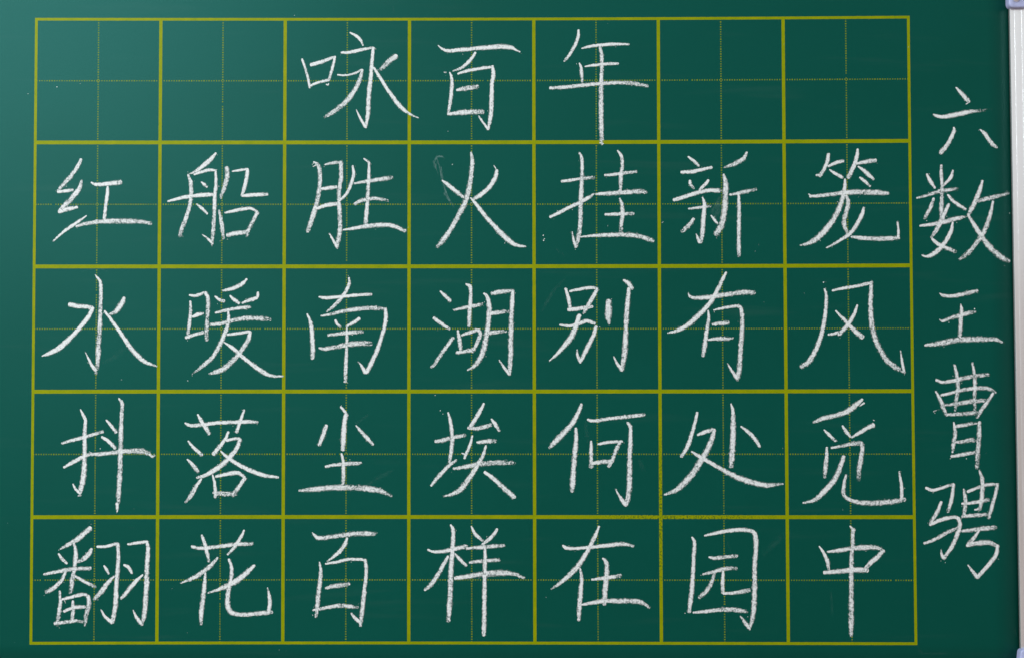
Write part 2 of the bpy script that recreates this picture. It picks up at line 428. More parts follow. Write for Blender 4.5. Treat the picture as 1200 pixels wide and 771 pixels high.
  [[25,2872,297,18,2958,316,26,3064,333,26,3190,362,29],[50,3181,362,29,3176,254,37,3174,122,42,3193,-23,45,3231,-142,47,3296,-247,47,3361,-307,45,3439,-350,32],[25,3434,-346,24,3421,-274,24,3408,-179,11]],
  [[30,2897,136,16,2956,76,26,3035,-10,37,3106,-73,47]],
  [[25,3069,182,16,3042,109,29,2989,23,34,2920,-52,34],[25,2836,-52,16,2883,-43,24,2929,-29,24]],
  [[100,2801,367,5,2827,364,5]],
 ]),
 ('white chalk character 抖 (shake), first in the fourth row', [
  [[25,-3118,-639,11,-3091,-696,29,-3074,-729,27],[30,-3077,-729,27,-3083,-821,34,-3082,-953,37,-3084,-1085,42,-3093,-1190,45,-3118,-1302,40],[25,-3122,-1298,24,-3152,-1269,24,-3172,-1232,19],[25,-3131,-1324,11,-3105,-1319,11]],
  [[40,-3264,-907,19,-3182,-883,29,-3076,-854,32,-2937,-815,29]],
  [[25,-3246,-1098,21,-3167,-1052,32,-3088,-1012,32,-3028,-986,24]],
  [[25,-2911,-723,16,-2878,-762,27,-2831,-819,29]],
  [[25,-2946,-857,21,-2897,-887,32,-2837,-947,32]],
  [[70,-3028,-995,24,-2956,-993,34,-2850,-980,37,-2744,-969,45,-2638,-969,48,-2565,-986,42],[25,-2565,-993,21,-2542,-1013,21,-2521,-1003,13]],
  [[60,-2811,-555,19,-2787,-591,32,-2790,-690,34,-2795,-861,40,-2796,-1019,40,-2802,-1190,42,-2811,-1374,40],[25,-2820,-1387,32,-2819,-1420,24,-2819,-1450,13]],
 ]),
 ('white chalk character 落 (fall), second in the fourth row', [
  [[30,-2282,-747,19,-2235,-767,29,-2156,-763,32,-2037,-746,32,-1904,-741,32,-1785,-737,32,-1706,-741,26]],
  [[25,-2183,-680,16,-2153,-730,32,-2119,-783,37,-2089,-833,32]],
  [[25,-1812,-644,16,-1832,-704,26,-1871,-820,32]],
  [[25,-2257,-890,16,-2214,-941,26,-2148,-1000,34]],
  [[40,-2262,-1035,16,-2226,-1072,32,-2180,-1131,42]],
  [[50,-2150,-1190,19,-2192,-1250,34,-2231,-1322,37,-2277,-1374,24]],
  [[20,-1937,-818,21,-1970,-888,29,-2055,-993,40]],
  [[25,-1950,-885,24,-1890,-872,26,-1844,-872,29],[30,-1844,-875,32,-1870,-947,37,-1936,-1033,40,-2015,-1099,42,-2114,-1158,34,-2186,-1180,21]],
  [[20,-1996,-970,13,-1942,-1020,29,-1863,-1072,34,-1757,-1125,37,-1651,-1161,34,-1538,-1178,21]],
  [[25,-2061,-1158,13,-2044,-1230,26,-2036,-1335,32]],
  [[25,-2034,-1171,24,-1942,-1151,34,-1862,-1141,34,-1803,-1178,29],[50,-1803,-1184,34,-1849,-1250,34,-1901,-1322,37]],
  [[60,-2053,-1298,26,-1994,-1306,40,-1875,-1309,45]],
 ]),
 ('white chalk character 尘 (dust), third in the fourth row', [
  [[25,-1043,-619,16,-1010,-658,26,-990,-691,24],[20,-1001,-678,34,-1014,-757,40,-1020,-862,42,-1025,-961,34]],
  [[30,-1158,-768,32,-1182,-843,37,-1214,-922,34]],
  [[25,-920,-768,11,-884,-810,26,-831,-869,32,-785,-918,26]],
  [[50,-1161,-1093,24,-1082,-1079,29,-976,-1069,37,-877,-1066,26]],
  [[30,-1036,-991,18,-1022,-1060,29,-1019,-1152,34,-1024,-1231,34]],
  [[60,-1372,-1283,18,-1279,-1274,40,-1147,-1263,45,-1028,-1259,48,-896,-1263,50,-791,-1273,48,-712,-1290,45,-639,-1325,29]],
 ]),
 ('white chalk character 埃 (dirt), middle of the fourth row', [
  [[50,-289,-896,26,-230,-885,37,-144,-863,34,-54,-844,34]],
  [[30,-188,-666,16,-171,-732,29,-156,-850,34,-161,-955,34,-177,-1060,29]],
  [[40,-322,-1244,21,-269,-1178,32,-203,-1106,32,-124,-1041,24]],
  [[20,96,-594,18,67,-653,32,28,-719,34,-16,-791,34],[50,-29,-787,26,47,-791,37,153,-765,37]],
  [[25,156,-719,16,186,-758,32,219,-811,26]],
  [[25,5,-850,16,-12,-916,24,-58,-1028,24],[25,-78,-988,13,-58,-995,18]],
  [[50,45,-903,26,113,-894,37,190,-890,37]],
  [[70,-144,-1110,24,-58,-1097,37,60,-1074,42,192,-1063,45,340,-1067,42]],
  [[40,113,-929,18,93,-995,32,60,-1060,37,-6,-1165,42,-85,-1270,45,-151,-1310,32,-226,-1329,18]],
  [[30,103,-1137,26,153,-1172,32,219,-1231,37,284,-1290,40,340,-1336,40]],
 ]),
 ('white chalk character 何 (what), fifth in the fourth row', [
  [[30,873,-601,24,847,-667,34,800,-752,40,734,-824,42,668,-890,45,618,-945,29]],
  [[30,827,-792,24,830,-864,34,820,-982,40,810,-1100,42,802,-1218,45,796,-1291,32]],
  [[40,922,-722,21,972,-733,29,1104,-713,29,1236,-700,32,1374,-684,29]],
  [[40,948,-894,18,949,-969,32,948,-1100,37]],
  [[25,1004,-917,21,1090,-901,26,1195,-897,24],[50,1182,-897,24,1149,-956,34,1119,-1035,34,1087,-1094,32]],
  [[50,958,-1068,29,1037,-1057,37,1122,-1051,32]],
  [[25,1238,-749,24,1262,-779,40],[40,1262,-779,29,1261,-891,37,1254,-1022,40,1254,-1153,45,1247,-1284,45,1224,-1402,37],[25,1220,-1396,37,1174,-1330,24,1139,-1271,8]],
 ]),
 ('white chalk character 处 (place), sixth in the fourth row', [
  [[25,1791,-668,24,1774,-746,29,1743,-852,32,1709,-943,34,1663,-1016,29]],
  [[25,1793,-845,18,1848,-823,34,1914,-802,34],[40,1925,-802,29,1907,-878,42,1861,-976,47,1794,-1088,50,1715,-1193,50,1622,-1278,42,1527,-1317,16]],
  [[40,1745,-976,16,1808,-1016,32,1913,-1075,34,2017,-1134,37,2122,-1186,45,2227,-1219,47,2332,-1242,42,2470,-1230,16]],
  [[40,2060,-599,13,2076,-668,32,2076,-786,42,2071,-931,47,2057,-1095,47]],
  [[25,2138,-777,13,2191,-819,29,2243,-872,32,2286,-937,29]],
 ]),
 ('white chalk character 觅 (seek), last in the fourth row', [
  [[40,3102,-564,21,3055,-603,45,2989,-656,45,2897,-688,39,2791,-714,37,2712,-747,26],[25,3115,-593,18,3082,-616,11]],
  [[25,2797,-806,13,2830,-839,26,2886,-892,26]],
  [[25,2942,-774,16,2968,-813,29,3003,-859,26]],
  [[30,3188,-767,39,3146,-787,34,3080,-826,32,3013,-866,18],[25,3187,-729,9,3195,-732,9]],
  [[50,2816,-944,18,2815,-1023,32,2804,-1102,37,2798,-1180,29]],
  [[50,2852,-948,16,2921,-934,29,3013,-916,37,3092,-908,39],[60,3092,-908,34,3098,-971,37,3077,-1076,42,3063,-1200,39]],
  [[40,2950,-1016,34,2926,-1089,39,2879,-1193,45,2799,-1285,45,2720,-1357,34,2625,-1383,16]],
  [[50,2967,-1161,18,2951,-1233,32,2944,-1305,34,2970,-1344,32,3048,-1374,37,3153,-1383,45,3284,-1377,47,3429,-1357,42],[25,3405,-1351,29,3406,-1259,29,3388,-1135,16]],
 ]),
 ('white chalk character 翻 (turn over), first in the bottom row', [
  [[40,-3030,-1578,40,-3083,-1624,42,-3148,-1677,42,-3214,-1712,34,-3266,-1745,21]],
  [[25,-3282,-1781,16,-3253,-1821,29,-3215,-1857,24]],
  [[50,-3018,-1742,21,-3041,-1781,42,-3081,-1821,42,-3127,-1847,29]],
  [[50,-3397,-1943,21,-3304,-1926,29,-3199,-1906,34,-3106,-1897,34,-3027,-1895,32]],
  [[50,-3161,-1696,16,-3145,-1775,34,-3153,-1880,37,-3172,-1984,40,-3181,-2089,40]],
  [[50,-3225,-1926,26,-3257,-1991,34,-3316,-2050,37,-3379,-2083,37]],
  [[40,-3143,-1961,21,-3079,-1998,29,-2986,-2043,26]],
  [[60,-3270,-2076,21,-3265,-2168,32,-3275,-2259,37,-3287,-2344,37],[25,-3236,-2141,11,-3223,-2170,8]],
  [[25,-3249,-2141,21,-3170,-2122,29,-3091,-2102,32,-3058,-2109,29],[60,-3045,-2115,37,-3038,-2181,40,-3057,-2259,37,-3069,-2344,34]],
  [[60,-3235,-2236,24,-3156,-2207,32,-3044,-2200,32]],
  [[60,-3166,-2154,24,-3163,-2233,34,-3169,-2311,32]],
  [[60,-3307,-2331,29,-3221,-2322,32,-3142,-2311,29,-3056,-2324,24]],
  [[25,-2976,-1725,19,-2910,-1723,26,-2811,-1699,26],[30,-2811,-1703,29,-2806,-1801,32,-2813,-1932,37,-2821,-2063,37,-2827,-2194,40,-2848,-2324,32],[25,-2852,-2324,32,-2905,-2279,26,-2942,-2222,11]],
  [[25,-2919,-1876,16,-2899,-1906,26,-2882,-1939,18]],
  [[40,-2842,-1961,18,-2894,-2017,37,-2946,-2089,40,-2996,-2139,34]],
  [[25,-2732,-1706,18,-2659,-1696,26,-2580,-1686,29],[40,-2580,-1686,32,-2570,-1749,34,-2578,-1880,40,-2580,-2011,42,-2587,-2141,42,-2595,-2259,40,-2617,-2344,29],[25,-2620,-2331,34,-2661,-2279,26,-2684,-2226,11]],
  [[25,-2761,-1869,18,-2723,-1890,32,-2697,-1935,21]],
  [[40,-2611,-1948,16,-2670,-2004,34,-2729,-2076,37,-2781,-2135,32]],
 ]),
 ('white chalk character 花 (flower), second in the bottom row', [
  [[40,-2223,-1723,24,-2176,-1736,29,-2084,-1733,32,-1978,-1720,32,-1873,-1707,34,-1744,-1703,34]],
  [[30,-2144,-1634,16,-2117,-1710,32,-2083,-1847,26]],
  [[30,-1807,-1596,16,-1834,-1651,29,-1879,-1723,29,-1938,-1788,16]],
  [[40,-2017,-1812,18,-2063,-1867,34,-2135,-1926,37,-2214,-1974,34,-2309,-2011,16]],
  [[40,-2113,-1932,16,-2119,-2024,34,-2131,-2141,40,-2144,-2246,40,-2146,-2337,32]],
  [[30,-1724,-1873,24,-1786,-1932,42,-1871,-1998,45,-1976,-2050,37,-2095,-2092,13]],
  [[40,-1928,-1825,21,-1905,-1893,29,-1911,-1984,34,-1930,-2076,40,-1936,-2167,42,-1916,-2233,42,-1857,-2259,37,-1751,-2259,37,-1659,-2248,37,-1583,-2243,34],[25,-1609,-2235,29,-1600,-2154,34,-1618,-2050,13]],
 ]),
 ('white chalk character 百 (hundred), third in the bottom row', [
  [[50,-1266,-1614,8,-1239,-1644,29,-1199,-1657,34,-1087,-1644,37,-982,-1629,40,-877,-1621,42,-768,-1625,37]],
  [[30,-989,-1657,21,-1011,-1716,34,-1067,-1782,32,-1146,-1843,16]],
  [[40,-1208,-1847,13,-1197,-1919,29,-1205,-2024,37,-1218,-2128,40,-1233,-2278,32]],
  [[25,-1159,-1860,16,-1074,-1847,24,-968,-1825,26,-850,-1828,26],[40,-846,-1830,26,-836,-1906,29,-843,-2011,32,-859,-2141,37,-872,-2259,37,-881,-2350,29],[25,-881,-2324,34,-921,-2291,29,-954,-2252,18]],
  [[60,-1159,-2052,21,-1099,-2039,34,-974,-2021,42]],
  [[60,-1257,-2226,21,-1165,-2209,29,-1046,-2190,37,-904,-2203,32]],
 ]),
 ('white chalk character 样 (kind), middle of the bottom row', [
  [[20,-348,-1749,16,-295,-1766,24,-190,-1756,32,-39,-1723,34]],
  [[40,-166,-1553,18,-148,-1592,32,-150,-1684,37,-157,-1815,39,-166,-1945,42,-170,-2076,45,-177,-2193,45,-183,-2313,34]],
  [[40,-187,-1802,21,-223,-1867,32,-275,-1958,37,-328,-2030,37,-371,-2066,29]],
  [[25,-131,-1782,16,-98,-1821,29,-42,-1874,26]],
  [[25,-3,-1566,13,27,-1625,29,84,-1677,26]],
  [[30,201,-1586,21,179,-1625,29,133,-1671,34,80,-1710,21]],
  [[50,-39,-1740,21,60,-1732,32,165,-1723,34,258,-1717,32]],
  [[60,-16,-1850,24,73,-1841,34,218,-1830,32]],
  [[60,-131,-1974,34,-32,-1961,39,60,-1945,45,165,-1935,50,271,-1932,47,349,-1945,37,415,-1972,29]],
  [[30,106,-1721,21,106,-1854,34,102,-1985,34,100,-2115,37,99,-2272,39,95,-2422,37]],
 ]),
 ('white chalk character 在 (at), fifth in the bottom row', [
  [[30,722,-1717,18,752,-1736,29,824,-1740,26,943,-1730,29,1074,-1717,32,1192,-1704,34,1282,-1721,26]],
  [[30,1009,-1566,18,976,-1645,32,923,-1750,37,850,-1867,39,771,-1952,39,692,-2017,29,629,-2060,13]],
  [[30,857,-1896,16,870,-1972,29,863,-2076,37,852,-2193,39,846,-2304,34]],
  [[50,1038,-1818,18,1067,-1854,34,1067,-1959,42,1057,-2063,45,1049,-2180,39]],
  [[50,951,-1985,21,1060,-1972,34,1178,-1955,37]],
  [[50,869,-2184,18,954,-2167,32,1059,-2154,39,1191,-2154,42,1309,-2157,42,1361,-2174,31,1407,-2204,31]],
 ]),
 ('white chalk character 园 (garden), sixth in the bottom row', [
  [[30,1745,-1652,16,1764,-1697,29,1757,-1815,32,1750,-1946,34,1740,-2076,37,1719,-2239,37]],
  [[25,1846,-1639,18,1936,-1619,29,2041,-1599,32,2146,-1593,34,2218,-1603,34],[40,2225,-1603,32,2248,-1645,37,2250,-1750,37,2238,-1880,39,2238,-2011,42,2234,-2141,42,2223,-2271,39,2193,-2376,29],[25,2193,-2365,31,2161,-2323,29,2124,-2274,13]],
  [[50,1879,-1809,16,1934,-1815,32,2099,-1797,34]],
  [[60,1831,-1943,21,1908,-1926,29,2000,-1900,34,2098,-1896,31]],
  [[50,1921,-1933,24,1901,-1998,31,1861,-2069,37,1801,-2128,37]],
  [[25,1989,-1919,21,1986,-2011,31,1985,-2089,31],[40,1992,-2096,24,2077,-2089,31,2195,-2069,39]],
  [[60,1752,-2245,18,1853,-2236,31,1971,-2222,39,2076,-2222,42,2174,-2239,34]],
 ]),
 ('white chalk character 中 (middle), last in the bottom row', [
  [[25,2750,-1724,13,2782,-1769,26,2814,-1841,34,2824,-1904,26]],
  [[50,2815,-1767,18,2887,-1759,31,2992,-1743,39,3097,-1733,45,3202,-1734,39,3254,-1757,31],[30,3257,-1757,31,3215,-1802,37,3162,-1848,39,3115,-1894,34]],
  [[30,2787,-1930,31,2886,-1922,37,3017,-1909,45,3128,-1913,45]],
  [[25,2994,-1564,10,3026,-1600,39],[60,3017,-1593,31,3015,-1685,34,3005,-1815,37,3001,-1946,39,3000,-2076,42,2998,-2206,45,2997,-2336,44,2996,-2427,34]],
 ]),
 ('white chalk character 数 (number), second in the signature column', [
  [[60,3748,1296,23,3747,1221,30,3752,1129,32,3748,1037,34,3744,945,37,3739,876,27]],
  [[20,3632,1225,18,3660,1169,34,3694,1115,25]],
  [[30,3839,1255,16,3821,1198,30,3763,1135,21]],
  [[60,3550,1035,16,3636,1057,27,3740,1089,34,3877,1108,32]],
  [[50,3684,1031,23,3658,957,34,3611,871,32]],
  [[30,3797,1060,18,3842,1008,32,3938,942,27]],
  [[50,3805,985,27,3760,893,39,3713,796,41,3661,721,32],[40,3667,710,21,3712,669,34,3780,635,37,3854,606,32]],
  [[20,3834,841,16,3816,761,34,3758,664,37,3688,595,37,3631,569,27,3583,578,11]],
  [[50,3574,813,21,3668,824,32,3760,842,37,3852,867,39,3938,884,23]],
  [[40,4075,1172,18,4049,1088,37,4002,979,41,3955,893,32]],
  [[70,4025,1008,32,4117,1030,41,4208,1053,34,4280,1073,30]],
  [[50,4156,1007,21,4132,898,32,4079,761,41,3998,646,39,3940,583,39,3882,545,25]],
  [[50,3961,893,21,4011,807,37,4078,703,43,4146,623,48,4214,565,48,4276,528,37]],
 ]),
 ('white chalk character 王 (king), middle of the signature column', [
  [[50,3723,276,8,3750,258,27,3813,252,30,3877,261,33,3956,279,36,4023,291,35]],
  [[60,3720,66,9,3748,56,24,3811,78,32,3875,97,35,3946,117,35,4005,127,28]],
  [[50,3890,188,9,3897,141,32,3890,86,33,3885,6,36,3880,-77,39]],
  [[70,3603,-136,21,3667,-129,36,3746,-118,47,3825,-100,49,3904,-90,49,3999,-90,49,4093,-90,44,4157,-89,38,4204,-109,25,4235,-122,16]],
 ]),
 ('white chalk character 曹 (a surname), fourth in the signature column', [
  [[70,3835,-293,20,3853,-377,32,3860,-475,37,3844,-573,34,3835,-653,25]],
  [[70,3977,-276,22,3992,-377,34,3995,-475,34,3989,-561,32,3991,-647,29]],
  [[60,3689,-413,25,3748,-429,29,3871,-408,37,3982,-383,37,4104,-371,34]],
  [[50,3683,-502,17,3716,-561,32,3740,-622,34,3763,-690,32]],
  [[60,3728,-533,25,3821,-512,27,3931,-485,32,4054,-475,34,4128,-491,29,4158,-512,22],[50,4137,-518,27,4102,-573,29,4046,-647,32,4006,-708,27]],
  [[70,3758,-610,20,3844,-601,34,3955,-583,42,4102,-571,32]],
  [[70,3769,-686,27,3868,-681,34,4003,-671,42]],
  [[60,3824,-747,15,3833,-831,32,3818,-928,34,3809,-996,25]],
  [[60,3842,-779,27,3916,-767,32,4008,-751,32],[70,4026,-745,32,4022,-855,39,4011,-978,39,4003,-1106,37]],
  [[70,3834,-904,20,3902,-898,34,3963,-886,42,4018,-898,22]],
  [[60,3802,-1017,27,3901,-999,32,3993,-984,32,4017,-1002,17]],
  [[90,3665,-661,12,3696,-647,10]],
 ]),
 ('white chalk character 骋 (gallop), lowest in the signature column', [
  [[25,3598,-1263,23,3648,-1282,28,3725,-1263,25,3814,-1235,28],[40,3814,-1235,28,3807,-1313,30,3789,-1389,33,3767,-1452,28]],
  [[30,3717,-1374,23,3685,-1452,33,3626,-1547,30],[25,3626,-1553,25,3696,-1522,33,3786,-1497,33,3843,-1497,30],[30,3849,-1500,30,3863,-1554,33,3841,-1629,35,3802,-1718,35,3731,-1821,33],[25,3731,-1816,30,3716,-1787,25,3710,-1753,13]],
  [[50,3580,-1701,23,3670,-1667,28,3759,-1617,33,3842,-1581,28]],
  [[50,3896,-1275,18,3908,-1351,36,3903,-1427,35,3893,-1490,33]],
  [[40,3927,-1294,28,4004,-1263,28,4080,-1240,28,4169,-1235,25],[50,4163,-1238,28,4143,-1326,30,4116,-1415,33,4090,-1503,28]],
  [[50,3882,-1389,23,3977,-1379,30,4091,-1358,35]],
  [[50,4021,-1124,15,4043,-1200,36,4041,-1301,36,4030,-1389,35,4021,-1434,30],[25,3983,-1437,18,4015,-1427,25]],
  [[50,3881,-1490,28,3976,-1480,35,4077,-1472,30]],
  [[60,3867,-1604,23,3949,-1598,33,4038,-1585,43,4146,-1573,41]],
  [[25,4015,-1598,13,3980,-1648,30,3922,-1711,33],[50,3916,-1718,30,3999,-1699,41,4087,-1696,43,4163,-1724,33],[20,4157,-1718,30,4143,-1793,35,4085,-1869,35,3995,-1970,33],[25,3995,-1967,33,3958,-1920,25,3923,-1872,15]],
  [[50,3993,-1088,20,4008,-1096,15]],
 ]),
]
SMEARS = [
 [35,-299,1332,10,-278,1373,20,-231,1373,20,-217,1359,10],
 [28,-306,1338,14,-292,1290,20,-285,1332,14],
 [29,-278,1359,10,-251,1263,15,-237,1181,14],
 [24,-244,1290,8,-224,1153,16,-189,1044,18,-142,969,10],
 [18,-224,1085,10,-196,1051,27,-176,1016,14],
 [21,-299,1325,7,-265,1222,10],
 [9,1978,1026,54,1950,944,88,1943,889,61],
 [2,-2940,-267,34,-2859,-227,55,-2771,-152,41],
 [3,-3118,462,14,-2988,482,14,-2885,448,7],
 [4,-1460,-629,14,-1459,-669,20],
 [3,-922,-751,20,-868,-717,27,-807,-670,14],
 [3,-846,-1251,34,-717,-1170,41,-616,-1116,20],
 [3,1336,-1050,34,1363,-1118,41],
 [2,903,-746,34,917,-847,41,930,-915,27],
 [3,743,394,20,634,272,34,559,136,20],
 [3,-2718,-1574,20,-2684,-1581,27],
 [4,-3051,-1540,20,-3018,-1507,20],
 [2,2325,-1777,54,2406,-1697,67,2461,-1636,34],
 [2,2029,-1697,27,2042,-1757,34],
 [3,2841,-2092,20,2847,-2260,27],
 [3,-629,2584,14,-629,2536,21],
 [3,4284,-2366,20,4290,-2427,20],
 [3,3517,-2514,13,3556,-2560,20,3650,-2567,20,3751,-2560,20],
 [4,567,728,27,581,687,27],
 [4,676,633,14,737,578,20],
]
SPECKS = [[571,742,10],[581,715,7],[574,701,11],[1029,1482,11],[1053,1476,9],[-2958,-949,8],[1521,842,7],[2288,664,5],[1085,816,5],[1528,849,6],[-190,1578,5],[-229,-677,6],[-250,-650,8],[-3564,1889,7],[-3331,1944,9],[-1425,2517,5],[4163,-1825,5],[4287,912,6],[-2264,-411,7],[-3145,1971,5],[-155,1311,7],[3795,43,7],[3999,151,11],[2802,363,10],[-291,-528,7],[589,-2126,5],[4333,-175,6]]
GRID = [[(-35030,24928),(-30006,24909),(-24992,24891),(-19984,24875),(-14983,24860),(-9987,24847),(-4994,24837),(-4,24830),(4986,24826),(9976,24825),(14968,24829),(19964,24836),(24964,24849),(29970,24866),(34983,24888)],
 [(-35027,19944),(-30005,19929),(-24992,19913),(-19986,19899),(-14986,19886),(-9990,19875),(-4998,19866),(-7,19859),(4982,19855),(9973,19854),(14966,19856),(19963,19862),(24964,19873),(29971,19887),(34986,19907)],
 [(-35023,14961),(-30003,14949),(-24992,14936),(-19987,14925),(-14988,14914),(-9993,14904),(-5001,14896),(-10,14889),(4980,14885),(9971,14883),(14965,14885),(19962,14889),(24965,14898),(29974,14910),(34990,14927)],
 [(-35018,9979),(-30000,9970),(-24990,9960),(-19986,9951),(-14988,9942),(-9994,9933),(-5002,9926),(-12,9920),(4979,9916),(9970,9914),(14965,9914),(19963,9917),(24967,9923),(29977,9933),(34995,9947)],
 [(-35013,4998),(-29996,4992),(-24988,4985),(-19985,4978),(-14988,4971),(-9994,4964),(-5003,4957),(-13,4952),(4978,4947),(9970,4945),(14965,4944),(19965,4946),(24970,4950),(29982,4958),(35002,4968)],
 [(-35006,17),(-29991,15),(-24984,11),(-19983,6),(-14986,1),(-9993,-5),(-5002,-11),(-12,-16),(4979,-20),(9971,-23),(14967,-25),(19967,-25),(24974,-22),(29987,-17),(35009,-9)],
 [(-34998,-4962),(-29985,-4961),(-24980,-4963),(-19980,-4965),(-14984,-4969),(-9992,-4973),(-5001,-4978),(-11,-4983),(4980,-4987),(9973,-4991),(14970,-4993),(19971,-4994),(24978,-4994),(29993,-4991),(35017,-4986)],
 [(-34990,-9941),(-29979,-9937),(-24974,-9935),(-19976,-9936),(-14981,-9937),(-9989,-9940),(-4999,-9944),(-9,-9949),(4982,-9953),(9976,-9957),(14973,-9961),(19976,-9963),(24984,-9965),(30001,-9964),(35026,-9962)],
 [(-34980,-14918),(-29971,-14911),(-24968,-14907),(-19971,-14905),(-14977,-14905),(-9986,-14907),(-4996,-14910),(-6,-14914),(4986,-14918),(9980,-14923),(14978,-14927),(19981,-14931),(24991,-14935),(30009,-14937),(35036,-14937)],
 [(-34970,-19895),(-29962,-19885),(-24961,-19878),(-19964,-19874),(-14972,-19872),(-9981,-19872),(-4991,-19874),(-2,-19878),(4990,-19882),(9985,-19888),(14983,-19893),(19988,-19899),(24999,-19904),(30018,-19908),(35047,-19911)],
 [(-34958,-24871),(-29953,-24858),(-24953,-24848),(-19958,-24842),(-14966,-24838),(-9976,-24837),(-4986,-24838),(4,-24841),(4995,-24846),(9990,-24852),(14990,-24858),(19995,-24865),(25008,-24872),(30028,-24879),(35059,-24885)]]

# ------------------------------------------------------------------ setting
def sheet(name, vs_, mat):
    o = mesh_obj(name, vs_, [(0, 1, 2, 3)], mat)
    o['kind'] = 'structure'
    return o
sheet('ground', [(-12, -16, -1.35), (12, -16, -1.35), (12, 0.05, -1.35), (-12, 0.05, -1.35)], make_ground_material())
sheet('wall', [(-12, 0.024, -1.35), (12, 0.024, -1.35), (12, 0.024, 2.2), (-12, 0.024, 2.2)], make_wall_material())

# the low courtyard wall behind the photographer, seen mirrored in the lower half of the metal rail
sheet('courtyard_wall', [(12, -9, -1.35), (-12, -9, -1.35), (-12, -9, 0.86), (12, -9, 0.86)], make_wall_material((0.60, 0.50, 0.46, 1), (0.70, 0.58, 0.53, 1)))

# ------------------------------------------------------------------ the board
board = empty('chalkboard')
board['label'] = 'dark green chalkboard with yellow writing grid, a chalked Chinese poem and a pale metal frame'
board['category'] = 'chalkboard'

XR_T, XR_B = 0.43002, 0.43209          # inner edge of the right rail at its top and bottom
ZT, ZB = 0.2950, -0.2690               # inner edges of the top and bottom rails
XL_T, XL_B = -0.4640, -0.4619
RW = 0.0135                            # rail width
def xr(z): return XR_T + (XR_B - XR_T) * (0.2569 - z) / (0.2569 + 0.25267)
def xl(z): return XL_T + (XL_B - XL_T) * (0.2569 - z) / (0.2569 + 0.25267)

bm = bmesh.new()
nx, nz = 40, 26
grid_v = []
for j in range(nz + 1):
    row = []
    for i in range(nx + 1):
        x = -0.468 + (0.4345 + 0.468) * i / nx; z = -0.272 + (0.299 + 0.272) * j / nz
        y = 0.0012 * noise.noise(Vector((x * 3.1, z * 3.7, 2.3)))      # the sheet is not perfectly flat
        e = min(1.0, 8 * min(i / nx, 1 - i / nx, j / nz, 1 - j / nz)); inside = 0.0
        row.append(bm.verts.new((x, 0.0 + min(0.0, 0.0) + 0.00001 * y * e, z)))
    grid_v.append(row)
for j in range(nz):
    for i in range(nx):
        bm.faces.new((grid_v[j][i], grid_v[j][i + 1], grid_v[j + 1][i + 1], grid_v[j + 1][i]))
for f in list(bm.faces): f.smooth = True
ext = bmesh.ops.extrude_face_region(bm, geom=list(bm.faces))
for v in [g for g in ext['geom'] if isinstance(g, bmesh.types.BMVert)]: v.co.y = 0.004
bm_obj('writing_surface', bm, M_BOARD, board)
bm = bmesh.new()
bmesh.ops.create_cube(bm, size=1, matrix=Matrix.Translation((-0.0167, 0.0098, 0.0130)) @ Matrix.Diagonal((0.893, 0.010, 0.562, 1)))
bm_obj('backing', bm, M_BACK, board)

# --- rails: an extruded profile with a rolled inner lip and two shallow grooves
PROFILE = [(0.0, 0.004), (0.0, -0.0018), (0.0002, -0.0026), (0.0004, -0.0028), (0.0034, -0.0028), (0.0036, -0.00271), (0.0038, -0.0028),
           (0.0066, -0.0028), (0.0090, -0.0028), (0.0092, -0.00271), (0.0094, -0.0028), (0.0126, -0.0028), (0.0132, -0.0026), (0.0135, -0.0020), (0.0135, 0.016), (0.0, 0.016)]
def rail(p0, p1, out):
    """p0, p1: inner edge ends (x, z); out: unit vector away from the writing surface"""
    n = len(PROFILE); vs_ = []
    for (x, z) in (p0, p1):
        for (w, y) in PROFILE: vs_.append((x + out[0] * w, y, z + out[1] * w))
    fs = [(k, (k + 1) % n, n + (k + 1) % n, n + k) for k in range(n)]
    fs += [tuple(range(n)), tuple(range(2 * n - 1, n - 1, -1))]
    bm = bmesh.new()
    vv = [bm.verts.new(v) for v in vs_]
    for f in fs: bm.faces.new([vv[k] for k in f])
    return bm_obj('frame_rail', bm, M_ALU, board, smooth=True)
rail((xr(ZT), ZT), (xr(ZB), ZB), (1, 0))
rail((xl(ZT), ZT), (xl(ZB), ZB), (-1, 0))
rail((xl(ZT) + 0.0004, ZT), (xr(ZT) - 0.0004, ZT), (0, 1))
rail((xl(ZB) + 0.0004, ZB), (xr(ZB) - 0.0004, ZB), (0, -1))

def strip(name, p0, p1, w, y0, y1, mat):
    d = (Vector(p1) - Vector(p0)).normalized(); nrm = Vector((-d.y, d.x)) * w / 2
    q = [Vector(p0) + nrm, Vector(p0) - nrm, Vector(p1) - nrm, Vector(p1) + nrm]
    vs_ = [(a.x, y0, a.y) for a in q] + [(a.x, y1, a.y) for a in q]
    bm = bmesh.new(); vv = [bm.verts.new(v) for v in vs_]
    for f in ((0, 1, 2, 3), (7, 6, 5, 4), (0, 4, 5, 1), (1, 5, 6, 2), (2, 6, 7, 3), (3, 7, 4, 0)): bm.faces.new([vv[k] for k in f])
    return bm_obj(name, bm, mat, board)
strip('gap_shade_strip', (xr(ZT) - 0.00005, ZT - 0.001), (xr(ZB) - 0.00005, ZB + 0.001), 0.0005, -0.0004, 0.0006, M_GAP_SHADE)  # added dark strips that draw the shaded gap between board and side rails
strip('gap_shade_strip', (xl(ZT) + 0.00005, ZT - 0.001), (xl(ZB) + 0.00005, ZB + 0.001), 0.0005, -0.0004, 0.0006, M_GAP_SHADE)

